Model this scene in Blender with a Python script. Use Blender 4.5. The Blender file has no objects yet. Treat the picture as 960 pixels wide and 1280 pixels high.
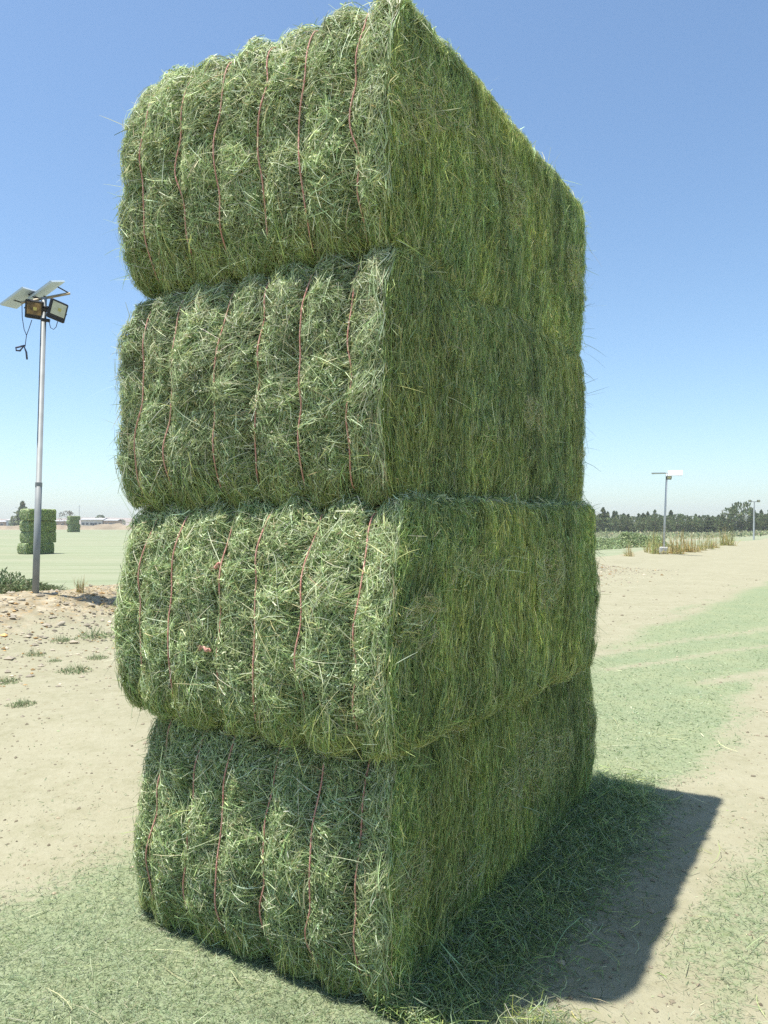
import bpy, math
import numpy as np
from mathutils import Vector, Matrix
rad = math.radians
SC = bpy.context.scene
COL = SC.collection
RNG = np.random.default_rng(7)

# ------------------------------------------------------------------ camera
CAM_H = 1.70
cam_d = bpy.data.cameras.new('camera')
cam_d.sensor_fit = 'VERTICAL'; cam_d.sensor_height = 36.0; cam_d.lens = 27.0
cam_d.clip_start = 0.05; cam_d.clip_end = 6000
cam = bpy.data.objects.new('camera', cam_d); COL.objects.link(cam)
cam.location = (0, 0, CAM_H); cam.rotation_euler = (rad(90 + 0.9), 0, 0)
SC.camera = cam

# ------------------------------------------------------------------ sky + sun
SUN_TRAVEL = Vector((0.87, 0.10, -3.62)).normalized()
sun_el = math.asin(-SUN_TRAVEL.z)
sun_az = math.atan2(-SUN_TRAVEL.x, -SUN_TRAVEL.y)
w = bpy.data.worlds.new('World'); SC.world = w; w.use_nodes = True
nt = w.node_tree
bg = nt.nodes['Background']
sky = nt.nodes.new('ShaderNodeTexSky'); sky.sky_type = 'NISHITA'
sky.sun_disc = False; sky.sun_elevation = sun_el; sky.sun_rotation = sun_az
sky.altitude = 300; sky.air_density = 1.0; sky.dust_density = 0.9; sky.ozone_density = 1.4
tint = nt.nodes.new('ShaderNodeMix'); tint.data_type = 'RGBA'; tint.blend_type = 'MULTIPLY'; tint.inputs[0].default_value = 1
tint.inputs[7].default_value = (.90, 1.02, 1.055, 1)
nt.links.new(sky.outputs[0], tint.inputs[6]); nt.links.new(tint.outputs[2], bg.inputs[0]); bg.inputs[1].default_value = 0.11
sun_d = bpy.data.lights.new('sun', 'SUN'); sun_d.energy = 5.0; sun_d.angle = rad(0.53)
sun_d.color = (1.0, 0.955, 0.88)
sun = bpy.data.objects.new('sun', sun_d); COL.objects.link(sun)
sun.rotation_euler = SUN_TRAVEL.to_track_quat('-Z', 'Y').to_euler()
SC.view_settings.view_transform = 'Standard'; SC.view_settings.look = 'None'
SC.view_settings.gamma = 1; SC.view_settings.use_curve_mapping = False
SC.view_settings.exposure = 0.76
SC.render.engine = 'CYCLES'
SC.cycles.use_denoising = False
SC.cycles.use_adaptive_sampling = False
SC.cycles.max_bounces = 6; SC.cycles.diffuse_bounces = 4; SC.cycles.transmission_bounces = 4
SC.cycles.volume_bounces = 0

# ------------------------------------------------------------------ helpers
def _h(ix, iy, iz, seed):
    h = (ix.astype(np.int64) * 374761393 + iy.astype(np.int64) * 668265263 + iz.astype(np.int64) * 2147483647 + seed * 974634777) & 0xFFFFFFFF
    h = ((h ^ (h >> 13)) * 1274126177) & 0xFFFFFFFF
    h = ((h ^ (h >> 16)) * 2246822519) & 0xFFFFFFFF
    h = h ^ (h >> 15)
    return (h & 0xFFFFFF) / float(0x7FFFFF) - 1.0
def vnoise(p, seed=0):
    p = np.asarray(p, float); f = np.floor(p); t = p - f; t = t * t * (3 - 2 * t); i = f.astype(np.int64)
    r = 0
    for dx in (0, 1):
        for dy in (0, 1):
            for dz in (0, 1):
                wgt = (t[..., 0] if dx else 1 - t[..., 0]) * (t[..., 1] if dy else 1 - t[..., 1]) * (t[..., 2] if dz else 1 - t[..., 2])
                r = r + wgt * _h(i[..., 0] + dx, i[..., 1] + dy, i[..., 2] + dz, seed)
    return r
def n2(x, y, seed=0):
    x = np.asarray(x, float); y = np.asarray(y, float)
    return vnoise(np.stack([x, y, np.zeros_like(x) + .37], -1), seed)
def sst(a, b, x):
    t = np.clip((np.asarray(x, float) - a) / (b - a), 0, 1); return t * t * (3 - 2 * t)
def nrm(v): return v / np.maximum(np.linalg.norm(v, axis=-1, keepdims=True), 1e-9)

def np_mesh(name, V, F, col=None, smooth=False, mat=None, mat_idx=None):
    """V (n,3); F (m,k) array or list of arrays with different k"""
    Fs = F if isinstance(F, list) else [F]
    me = bpy.data.meshes.new(name)
    V = np.ascontiguousarray(V, np.float32)
    me.vertices.add(len(V)); me.vertices.foreach_set('co', V.ravel())
    loops = np.concatenate([f.ravel() for f in Fs]).astype(np.int32)
    tot = np.concatenate([np.full(len(f), f.shape[1]) for f in Fs]).astype(np.int32)
    st = np.concatenate([[0], np.cumsum(tot)[:-1]]).astype(np.int32)
    me.loops.add(len(loops)); me.loops.foreach_set('vertex_index', loops)
    me.polygons.add(len(tot)); me.polygons.foreach_set('loop_start', st)
    try: me.polygons.foreach_set('loop_total', tot)
    except Exception: pass
    if mat_idx is not None: me.polygons.foreach_set('material_index', np.asarray(mat_idx, np.int32))
    me.polygons.foreach_set('use_smooth', np.full(len(tot), smooth))
    if col is not None:
        ca = me.color_attributes.new('Col', 'FLOAT_COLOR', 'POINT')
        c4 = np.ones((len(V), 4), np.float32); c4[:, :3] = col
        ca.data.foreach_set('color', c4.ravel())
    me.update(calc_edges=True); me.validate()
    for m in (mat if isinstance(mat, (list, tuple)) else [mat]):
        if m: me.materials.append(m)
    return me
def link(name, me, parent=None, loc=None):
    o = bpy.data.objects.new(name, me); COL.objects.link(o)
    if parent: o.parent = parent
    if loc is not None: o.location = loc
    return o
def tag(o, label=None, cat=None, group=None, kind=None):
    if label: o['label'] = label
    if cat: o['category'] = cat
    if group: o['group'] = group
    if kind: o['kind'] = kind
    return o
def empty(name, loc=(0, 0, 0), rot=(0, 0, 0)):
    o = bpy.data.objects.new(name, None); COL.objects.link(o); o.location = loc; o.rotation_euler = rot
    o.empty_display_size = .2
    return o
def copy_tree(o, parent=None):
    c = o.copy(); COL.objects.link(c)
    if parent: c.parent = parent
    for ch in [k for k in bpy.data.objects if k.parent == o]: copy_tree(ch, c)
    return c

class MB:
    """small mesh builder: boxes, tubes, collected into one mesh"""
    def __init__(s): s.v = []; s.f = []; s.n = 0
    def add(s, V, F):
        V = np.asarray(V, float)
        for f in F: s.f.append([i + s.n for i in f])
        s.v.append(V); s.n += len(V)
    def box(s, c, size, R=None, bev=0.0):
        h = np.array(size, float) / 2; b = bev
        pts = []
        for z in (-1, 1):
            for (x, y) in ((-1, -1), (1, -1), (1, 1), (-1, 1)):
                pts.append([(x, y, z)])
        if b <= 0:
            V = np.array([p[0] for p in pts]) * h
            F = [(3, 2, 1, 0), (4, 5, 6, 7), (0, 1, 5, 4), (1, 2, 6, 5), (2, 3, 7, 6), (3, 0, 4, 7)]
        else:
            rings = []
            prof = [(-h[2], b), (-h[2] + b, 0), (h[2] - b, 0), (h[2], b)]
            V = []; F = []
            for (z, ins) in prof:
                X, Y = h[0] - ins, h[1] - ins; k = b
                V += [(-X + k, -Y, z), (X - k, -Y, z), (X, -Y + k, z), (X, Y - k, z), (X - k, Y, z), (-X + k, Y, z), (-X, Y - k, z), (-X, -Y + k, z)]
            for r in range(3):
                for i in range(8):
                    j = (i + 1) % 8; F.append((r * 8 + i, r * 8 + j, r * 8 + 8 + j, r * 8 + 8 + i))
            F.append(tuple(range(7, -1, -1))); F.append(tuple(range(24, 32))); V = np.array(V)
        if R is not None: V = V @ np.array(R).T
        s.add(V + np.array(c, float), F); return s
    def tube(s, P, r, n=8, cap=True):
        P = np.asarray(P, float); k = len(P); r = np.broadcast_to(np.asarray(r, float), (k,))
        T = nrm(np.gradient(P, axis=0)); a = np.array([0, 0, 1.0])
        if abs(T[0] @ a) > .9: a = np.array([1.0, 0, 0])
        V = []
        for i in range(k):
            u = a - T[i] * (a @ T[i]); u /= np.linalg.norm(u); a = u; v = np.cross(T[i], u)
            for j in range(n):
                t = 2 * math.pi * j / n; V.append(P[i] + r[i] * (math.cos(t) * u + math.sin(t) * v))
        F = [(i * n + j, i * n + (j + 1) % n, (i + 1) * n + (j + 1) % n, (i + 1) * n + j) for i in range(k - 1) for j in range(n)]
        if cap: F += [tuple(range(n - 1, -1, -1)), tuple((k - 1) * n + j for j in range(n))]
        s.add(V, F); return s
    def build(s, name, mat, parent=None, smooth=False, loc=None):
        me = bpy.data.meshes.new(name)
        me.from_pydata([tuple(x) for x in np.concatenate(s.v)], [], s.f); me.validate(); me.update()
        me.materials.append(mat)
        for p in me.polygons: p.use_smooth = smooth
        return link(name, me, parent, loc)

def ribbons(P, N, W, roll, col, taper=(0.75, 1.0, 0.9, 0.35)):
    """P (n,k,3) centre lines, N (n,3) facing normals, W (n,) widths -> V,F,C"""
    n, k, _ = P.shape
    T = nrm(np.gradient(P, axis=1)); Nn = np.broadcast_to(N[:, None, :], P.shape)
    S = nrm(np.cross(T, Nn)); Q = nrm(np.cross(S, T))
    S = S * np.cos(roll)[:, None, None] + Q * np.sin(roll)[:, None, None]
    tp = np.interp(np.linspace(0, 1, k), np.linspace(0, 1, len(taper)), taper)
    off = S * (W[:, None] * .5 * tp[None])[..., None]
    V = np.stack([P - off, P + off], 2).reshape(-1, 3)
    base = (np.arange(n) * k * 2)[:, None] + (np.arange(k - 1) * 2)[None]
    F = np.stack([base, base + 1, base + 3, base + 2], -1).reshape(-1, 4)
    C = np.repeat(col, 2 * k, axis=0)
    return V, F, C
class Acc:
    def __init__(s): s.V = []; s.F = []; s.C = []; s.n = 0
    def add(s, V, F, C):
        s.V.append(V); s.F.append(F + s.n); s.C.append(C); s.n += len(V)
    def mesh(s, name, mat, smooth=False):
        return np_mesh(name, np.concatenate(s.V), np.concatenate(s.F), np.concatenate(s.C), smooth, mat)

# ------------------------------------------------------------------ materials
def mat_new(name):
    m = bpy.data.materials.new(name); m.use_nodes = True
    return m, m.node_tree, m.node_tree.nodes['Principled BSDF']
def plain(name, col, rough=.6, metal=0.0, var=.12, scale=8.0, bump=0.0, spec=None, col2=None):
    m, t, b = mat_new(name)
    tc = t.nodes.new('ShaderNodeTexCoord'); nz = t.nodes.new('ShaderNodeTexNoise')
    nz.inputs['Scale'].default_value = scale; nz.inputs['Detail'].default_value = 6
    t.links.new(tc.outputs['Object'], nz.inputs['Vector'])
    mx = t.nodes.new('ShaderNodeMix'); mx.data_type = 'RGBA'
    c2 = col2 or tuple(c * (1 - 2 * var) for c in col)
    mx.inputs[6].default_value = (*c2, 1); mx.inputs[7].default_value = (*col, 1)
    rp = t.nodes.new('ShaderNodeMapRange'); rp.inputs[1].default_value = .35; rp.inputs[2].default_value = .65
    t.links.new(nz.outputs[0], rp.inputs[0]); t.links.new(rp.outputs[0], mx.inputs[0])
    t.links.new(mx.outputs[2], b.inputs['Base Color'])
    b.inputs['Roughness'].default_value = rough; b.inputs['Metallic'].default_value = metal
    if spec is not None: b.inputs['Specular IOR Level'].default_value = spec
    if bump:
        bp = t.nodes.new('ShaderNodeBump'); bp.inputs['Strength'].default_value = bump; bp.inputs['Distance'].default_value = .02
        t.links.new(nz.outputs[0], bp.inputs['Height']); t.links.new(bp.outputs[0], b.inputs['Normal'])
    return m
def leafy(name, trans=.25, rough=.55, spec=.3):
    m, t, b = mat_new(name)
    at = t.nodes.new('ShaderNodeVertexColor'); at.layer_name = 'Col'
    b.inputs['Roughness'].default_value = rough; b.inputs['Specular IOR Level'].default_value = spec
    t.links.new(at.outputs[0], b.inputs['Base Color'])
    tr = t.nodes.new('ShaderNodeBsdfTranslucent'); t.links.new(at.outputs[0], tr.inputs[0])
    ms = t.nodes.new('ShaderNodeMixShader'); ms.inputs[0].default_value = trans
    t.links.new(b.outputs[0], ms.inputs[1]); t.links.new(tr.outputs[0], ms.inputs[2])
    t.links.new(ms.outputs[0], t.nodes['Material Output'].inputs[0])
    return m
M_hay = leafy('hay', .38, .5, .35)
M_leaf = leafy('leaf', .35, .6, .2)
M_twine = plain('twine', (.50, .20, .16), .8, 0, .15, 60, .4, col2=(.60, .36, .28))
M_galv = plain('galvanised_steel', (.25, .27, .27), .6, .1, .1, 5)
M_pale_pole = plain('pale_painted_pole', (.50, .52, .53), .6, .1, .06, 5)
M_rust = plain('painted_angle_steel', (.42, .36, .25), .7, .2, .2, 12)
M_black = plain('black_metal', (.018, .018, .02), .5, .2, .2, 12)
M_backsheet = plain('panel_backsheet', (.52, .61, .68), .5, 0, .03, 3)
M_cell = plain('panel_cell', (.05, .07, .12), .12, 0, .15, 6)
M_pale_glass = plain('pale_panel_glass', (.50, .50, .47), .4, 0, .05, 3)  # pale cell colour, used on the white panel of the far lamp
M_lens = plain('lamp_lens', (.55, .56, .42), .25, 0, .1, 10)
M_amber = plain('lamp_lens_amber', (.30, .19, .075), .3, 0, .3, 9, col2=(.05, .035, .02))
M_cable = plain('cable', (.06, .07, .12), .6)
M_conc = plain('concrete', (.5, .49, .45), .85, 0, .12, 9, .3)
M_stone = plain('stone', (.43, .39, .30), .9, 0, .2, 14, .5, col2=(.31, .27, .20))
M_bark = plain('bark', (.10, .08, .06), .9, 0, .2, 6, .4)
M_wall_w = plain('white_render', (.62, .60, .55), .85, 0, .08, .7)
M_wall_t = plain('tan_render', (.48, .36, .27), .85, 0, .1, .7)
M_shed = plain('pale_blue_sheet', (.50, .55, .58), .6, .1, .08, 1.2)
M_roof = plain('grey_roof', (.42, .42, .41), .7, .1, .12, 1.2)
M_dark = plain('dark_opening', (.05, .05, .055), .4)
M_glass = plain('window_glass', (.08, .10, .12), .1)

# ------------------------------------------------------------------ terrain
DS = np.array([.565, .825]); DN = np.array([-.825, .565])      # along the track / across it
STACK_A = np.array([0.03, 2.72]); ANG = math.radians(58.6)
EV = np.array([math.cos(ANG), math.sin(ANG)]); EU = np.array([-EV[1], EV[0]])
BL, BW = 2.42, 1.26
STACK_C = STACK_A + EV * (BL / 2 - .01) + EU * BW / 2
def sn(x, y): return x * DS[0] + y * DS[1], x * DN[0] + y * DN[1]
def height(x, y):
    x = np.asarray(x, float); y = np.asarray(y, float)
    s, n = sn(x, y)
    amp = .14 + .46 * sst(34, 14, s)
    z = amp * np.exp(-np.abs((n - 11.7) / np.where(n > 11.7, .95, 1.9)) ** 2.2)
    rough = np.exp(-((n - 11.2) / 1.6) ** 2)
    z = z + rough * (.05 * n2(x * 1.6, y * 1.6, 3) + .035 * n2(x * 4.5, y * 4.5, 4))
    z = z - .7 * sst(13.5, 30, n) + .6 * sst(70, 160, n)
    d = np.hypot(x - STACK_C[0], y - STACK_C[1])
    z = z + (.02 * n2(x * .9, y * .9, 5) + .008 * n2(x * 5, y * 5, 6)) * sst(1.4, 4, d)
    return z
def chaff_mask(x, y):
    s, n = sn(x, y)
    e = .22 * n2(x * .8, y * .8, 11) + .10 * n2(x * 3, y * 3, 12)
    m = sst(3.9, 2.9, n + e) * sst(1.0, 1.55, n + e * 1.3 - .15 * sst(6, 3, s))
    # bare wheel lines across the strip further away
    ln = np.abs(((n - 1.7) - (s - 9.0) * -.42)) ; m = m * (1 - .8 * np.exp(-(ln / .16) ** 2) * sst(8, 9, s))
    ln = np.abs(((n - 2.2) - (s - 10.6) * -.40)); m = m * (1 - .7 * np.exp(-(ln / .14) ** 2) * sst(8, 9, s))
    ln = np.abs(((n - 2.4) - (s - 12.6) * -.36)); m = m * (1 - .6 * np.exp(-(ln / .2) ** 2) * sst(8, 9, s))
    # thinner patches on the right side and streaks on the sand
    str_ = n2(s * .55, n * 4.0, 21) + .5 * n2(s * 1.7, n * 9, 22)
    m = np.maximum(m, .62 * sst(-.25, .75, str_ + .5 * n2(x * 2.2, y * 2.2, 24)) * sst(1.9, 1.1, n) * sst(-5, -1, n))
    m = np.maximum(m, .5 * sst(.5, .95, str_) * sst(3.2, 3.5, n) * sst(5.2, 4.2, n))
    m = np.maximum(m, .35 * sst(.25, .8, n2(x * .25, y * .6, 23)) * sst(24, 34, s) * sst(9, 3, n))
    return np.clip(m, 0, 1)

def axis(lim, a, k):
    u = np.linspace(-1, 1, k); return a * np.sinh(u * math.asinh(lim / a))
gx = axis(1500, 1.6, 420); gy = np.concatenate([[-1500, -700, -300, -120, -50, -20, -8, -3, -1], axis(1500, 1.6, 640)[320:] + .3])
gy = np.clip(gy, -1500, 1500)
X, Y = np.meshgrid(gx, gy)
Z = height(X, Y)
nx, ny = X.shape[1], X.shape[0]
idx = np.arange(nx * ny).reshape(ny, nx)
F = np.stack([idx[:-1, :-1], idx[:-1, 1:], idx[1:, 1:], idx[1:, :-1]], -1).reshape(-1, 4)
s_, n_ = sn(X, Y)
wob = 1.2 * n2(X * .12, Y * .12, 31) + .5 * n2(X * .7, Y * .7, 32)
field = sst(13.0, 14.5, n_ + wob)
rightside = sst(38, 52, s_)
bandT = rightside * np.exp(-((n_ - 27 + wob) / 2.6) ** 2)
field = field * (1 - .85 * bandT)
field = field * (1 - sst(225, 240, Y + wob * 2) * sst(60, 0, X))     # bare earth bank beyond the field
rub = np.exp(-((n_ - 11.4) / 1.7) ** 2) * (.35 + .65 * sst(36, 16, s_))
colr = np.stack([chaff_mask(X, Y), field, rub], -1).reshape(-1, 3)
m, t, b = mat_new('ground')
L = t.links.new
def node(tp, **kw):
    nd = t.nodes.new(tp)
    for k, v in kw.items(): setattr(nd, k, v)
    return nd
tc = node('ShaderNodeNewGeometry')
at = node('ShaderNodeVertexColor', layer_name='Col'); sp = node('ShaderNodeSeparateColor'); L(at.outputs[0], sp.inputs[0])
def noise(scale, detail=5, rough=.6, vec=None):
    nz = node('ShaderNodeTexNoise'); nz.inputs['Scale'].default_value = scale; nz.inputs['Detail'].default_value = detail
    nz.inputs['Roughness'].default_value = rough; L(vec or tc.outputs['Position'], nz.inputs['Vector']); return nz.outputs[0]
def rng(x, a, b_, c=0.0, d=1.0):
    r = node('ShaderNodeMapRange'); r.inputs[1].default_value = a; r.inputs[2].default_value = b_
    r.inputs[3].default_value = c; r.inputs[4].default_value = d; L(x, r.inputs[0]); return r.outputs[0]
def mixc(f, a, c):
    x = node('ShaderNodeMix', data_type='RGBA')
    if isinstance(f, float): x.inputs[0].default_value = f
    else: L(f, x.inputs[0])
    for k, v in ((6, a), (7, c)):
        if isinstance(v, tuple): x.inputs[k].default_value = (*v, 1)
        else: L(v, x.inputs[k])
    return x.outputs[2]
def math_(op, a, c):
    x = node('ShaderNodeMath', operation=op)
    for k, v in ((0, a), (1, c)):
        if isinstance(v, float): x.inputs[k].default_value = v
        else: L(v, x.inputs[k])
    return x.outputs[0]
nA, nB, nC, nD = noise(.6, 4), noise(4.0, 6), noise(35, 4), noise(160, 2)
sand = mixc(rng(nA, .35, .65), (.255, .240, .158), (.297, .280, .190))
nE, nF = noise(1.7, 5, .7), noise(13, 5, .65)
sand = mixc(rng(nE, .42, .62, 0, .6), sand, (.245, .236, .150))
sand = mixc(rng(nF, .45, .7, 0, .6), sand, (.335, .319, .228))
sand = mixc(rng(nB, .4, .7, 0, .7), sand, (.325, .309, .218))
sand = mixc(rng(nC, .62, .8, 0, .55), sand, (.24, .20, .13))
sand = mixc(rng(nD, .66, .8, 0, .5), sand, (.17, .14, .10))
rubc = mixc(rng(noise(5, 5), .4, .62), (.22, .19, .125), (.40, .35, .25))
rubc = mixc(rng(noise(13, 4), .52, .7), rubc, (.36, .25, .12))
sand = mixc(rng(math_('ADD', sp.outputs[2], math_('MULTIPLY', math_('SUBTRACT', nB, .5), 1.2)), .45, .8), sand, rubc)
chf = mixc(rng(noise(70, 3), .35, .65), (.155, .195, .105), (.26, .305, .188))
chf = mixc(rng(noise(9, 5), .4, .65), chf, (.215, .25, .148))
chf = mixc(rng(nD, .6, .75, 0, .7), chf, (.10, .13, .06))
chf = mixc(rng(nF, .54, .68, 0, .75), chf, (.12, .15, .07))
chf = mixc(rng(nE, .4, .66, 0, .4), chf, (.29, .30, .17))
mask = rng(math_('ADD', sp.outputs[0], math_('ADD', math_('MULTIPLY', math_('SUBTRACT', nC, .5), .9), math_('MULTIPLY', math_('SUBTRACT', nF, .5), 1.1))), .28, .72)
colo = mixc(mask, sand, chf)
mp = node('ShaderNodeMapping'); mp.inputs['Scale'].default_value = (.02, .55, .2); mp.inputs['Rotation'].default_value = (0, 0, rad(-4))
L(tc.outputs['Position'], mp.inputs['Vector'])
stripe = noise(1.0, 3, .5, mp.outputs[0])
fld = mixc(rng(stripe, .42, .58), (.205, .238, .142), (.275, .292, .195))
fld = mixc(rng(noise(.25, 4), .4, .7, 0, .6), fld, (.235, .268, .165))
fld = mixc(rng(noise(.07, 4), .42, .62, 0, .55), fld, (.27, .275, .185))
fld = mixc(rng(noise(2.2, 5), .5, .75, 0, .5), fld, (.20, .235, .12))
colo = mixc(rng(math_('ADD', sp.outputs[1], math_('MULTIPLY', math_('SUBTRACT', nB, .5), .6)), .35, .65), colo, fld)
L(colo, b.inputs['Base Color']); b.inputs['Roughness'].default_value = .95; b.inputs['Specular IOR Level'].default_value = .1
bp = node('ShaderNodeBump'); bp.inputs['Strength'].default_value = .8; bp.inputs['Distance'].default_value = .03
L(math_('ADD', math_('MULTIPLY', nF, .7), math_('ADD', math_('MULTIPLY', nC, .35), math_('MULTIPLY', nD, .12))), bp.inputs['Height']); L(bp.outputs[0], b.inputs['Normal'])
M_ground = m
g = link('ground', np_mesh('ground', np.stack([X, Y, Z], -1).reshape(-1, 3), F, colr, True, M_ground))
tag(g, 'pale sandy ground with green chaff strips and a mown field', 'ground', kind='structure')

# dusty air: one closed box of even, thin volume round everything
m, t, b = mat_new('haze_air'); t.nodes.remove(b)
pv = t.nodes.new('ShaderNodeVolumePrincipled'); pv.inputs['Density'].default_value = .00048; pv.inputs['Color'].default_value = (.93, .95, .98, 1); pv.inputs['Anisotropy'].default_value = .2
t.links.new(pv.outputs[0], t.nodes['Material Output'].inputs['Volume'])
hz = MB().box((0, 0, 15.5), (3040, 3040, 37)).build('haze', m); tag(hz, 'thin dusty haze in the air over the fields', 'haze', kind='stuff')

# ------------------------------------------------------------------ hay bales
YK = np.array([-.475, -.285, -.095, .095, .285, .475]) * (BW / 1.2)
FACES = {  # fixed axis, sign, a axis, b axis
    'front': (0, -1, 1, 2), 'back': (0, 1, 1, 2), 'right': (1, -1, 0, 2), 'left': (1, 1, 0, 2), 'top': (2, 1, 0, 1), 'bottom': (2, -1, 0, 1)}
class Bale:
    def __init__(s, h, seed, L=BL, W=BW, pill=.085, yl=.11, yr=.05, bulge=.05, lean=0.0):
        s.half = np.array([L / 2, W / 2, h / 2]); s.seed = seed; s.r = .022; s.pill = pill; s.yl = yl; s.yr = yr; s.bulge = bulge; s.lean = lean
        s.rng = np.random.default_rng(seed)
        s.yk = YK * W / BW + s.rng.normal(0, .012, 6)
        s.gd = s.rng.uniform(.029, .046, 6); s.tint = s.rng.normal(1, .03) * s.rng.normal(1, .012, 3)
    def surf(s, P, coarse=False):
        hf = s.half; q = np.clip(P, -hf + s.r, hf - s.r); d = P - q
        p = q + s.r * nrm(d)
        u, v, w_ = (p / hf)[..., 0], (p / hf)[..., 1], (p / hf)[..., 2]
        e = sst(.72, 1.0, np.abs(u)); et = sst(.8, 1., np.abs(w_))
        grv = 0; yy = p[..., 1] + .006 * vnoise(np.stack([w_ * 2, v * 0, u * 0], -1), s.seed)
        for yk, gd in zip(s.yk, s.gd): grv = grv - gd * np.exp(-np.abs((yy - yk) / .040) ** 1.5)
        vv = np.abs(v)
        prof = -s.pill * np.abs(w_) ** 4 - np.where(v > 0, s.yl, s.yr) * vv ** 7 + s.bulge * (1 - w_ * w_) + grv
        p = p.copy()
        p[..., 0] += np.where(u < 0, -1.0, 1.0) * e * np.where(u < 0, prof, .15 * prof)
        p[..., 0] += s.lean * w_ * sst(.2, -1, u)
        p[..., 2] += np.sign(w_) * et * grv * 1.1
        p[..., 2] -= np.sign(w_) * et * np.where(v > 0, .02, .010) * vv ** 6
        ev = sst(.85, 1., vv)
        p[..., 1] += np.sign(v) * ev * (.010 * vnoise(np.stack([p[..., 0] * 11, w_ * .6, v], -1), s.seed + 5) + .010 * (1 - w_ * w_) - np.where(v > 0, .05, .016) * np.abs(w_) ** 9)
        for sc, am in ((2.6, .022), (8.0, .017)) if not coarse else ((2.6, .03),):
            for k in range(3): p[..., k] += am * vnoise(P * sc + 11.3 * k, s.seed + k) * (.5 if k else 1)
        return p
    def pts(s, face, a, b_):
        ax, sg, ia, ib = FACES[face]
        P = np.empty(a.shape + (3,)); P[..., ax] = sg * s.half[ax]; P[..., ia] = a; P[..., ib] = b_
        return P
    def normal(s, face, a, b_):
        e = .012; p0 = s.surf(s.pts(face, a, b_)); pa = s.surf(s.pts(face, a + e, b_)); pb = s.surf(s.pts(face, a, b_ + e))
        n = nrm(np.cross(pa - p0, pb - p0)); ax, sg, _, _ = FACES[face]
        return np.where((n[..., ax] * sg < 0)[..., None], -n, n)
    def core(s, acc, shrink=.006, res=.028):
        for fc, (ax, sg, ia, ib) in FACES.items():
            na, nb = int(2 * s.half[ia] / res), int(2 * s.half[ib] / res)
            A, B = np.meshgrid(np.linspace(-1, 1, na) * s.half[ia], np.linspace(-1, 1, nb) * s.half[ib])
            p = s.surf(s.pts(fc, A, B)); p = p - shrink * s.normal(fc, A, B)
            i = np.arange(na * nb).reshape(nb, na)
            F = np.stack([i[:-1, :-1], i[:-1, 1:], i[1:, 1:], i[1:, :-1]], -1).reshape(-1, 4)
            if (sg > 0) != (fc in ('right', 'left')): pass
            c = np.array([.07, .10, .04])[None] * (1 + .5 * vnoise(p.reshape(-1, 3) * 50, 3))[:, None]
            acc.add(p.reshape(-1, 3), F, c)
    def strands(s, acc, face, a, b_, ang, Ln, Wd, col, off, tilt, curve, roll, K=4, lump=.012, arch=None):
        t_ = np.linspace(-.5, .5, K)[None]
        ca, sa = np.cos(ang)[:, None], np.sin(ang)[:, None]
        u = Ln[:, None] * t_; v = (curve * Ln)[:, None] * (4 * t_ * t_ - 1) * .5
        A = a[:, None] + u * ca - v * sa; B = b_[:, None] + u * sa + v * ca
        p = s.surf(s.pts(face, A, B)); n = s.normal(face, a, b_)
        c0 = p[:, K // 2]
        o = off + lump * vnoise(c0 * 22, s.seed + 9) + .6 * lump * vnoise(c0 * 55, s.seed + 10)
        dz = o[:, None] + (tilt * Ln)[:, None] * t_
        if arch is not None: dz = dz + (arch * Ln)[:, None] * (1 - 4 * t_ * t_)
        p = p + n[:, None, :] * dz[..., None]
        acc.add(*ribbons(p, n, Wd, roll, col))

def pick(r, n, table):
    cols = np.array([c for c, _ in table]); wt = np.array([w_ for _, w_ in table], float); wt /= wt.sum()
    c = cols[r.choice(len(cols), n, p=wt)]
    return c * r.lognormal(0, .22, (n, 1)) * (1 + r.normal(0, .05, (n, 3)))
PAL_END = [((.31, .38, .165), 4), ((.40, .46, .225), 4), ((.53, .58, .34), 3.2), ((.66, .68, .46), 2.6), ((.15, .21, .08), 3), ((.38, .38, .15), 1)]
PAL_SIDE = [((.21, .28, .09), 4), ((.30, .35, .115), 5), ((.42, .43, .16), 3), ((.50, .48, .20), 1.6), ((.11, .17, .06), 3), ((.58, .54, .32), .7), ((.28, .35, .18), 2)]
PAL_END = [(tuple(np.array(c) * (1.17, 1.22, 1.27)), w_) for c, w_ in PAL_END] + [((.50, .42, .24), .5)]
PAL_SIDE = [(tuple(np.array(c) * (1.25, 1.34, 1.32)), w_) for c, w_ in PAL_SIDE]
PAL_PALE = [((.52, .54, .32), 3), ((.60, .61, .40), 2), ((.44, .49, .25), 2)]

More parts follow.
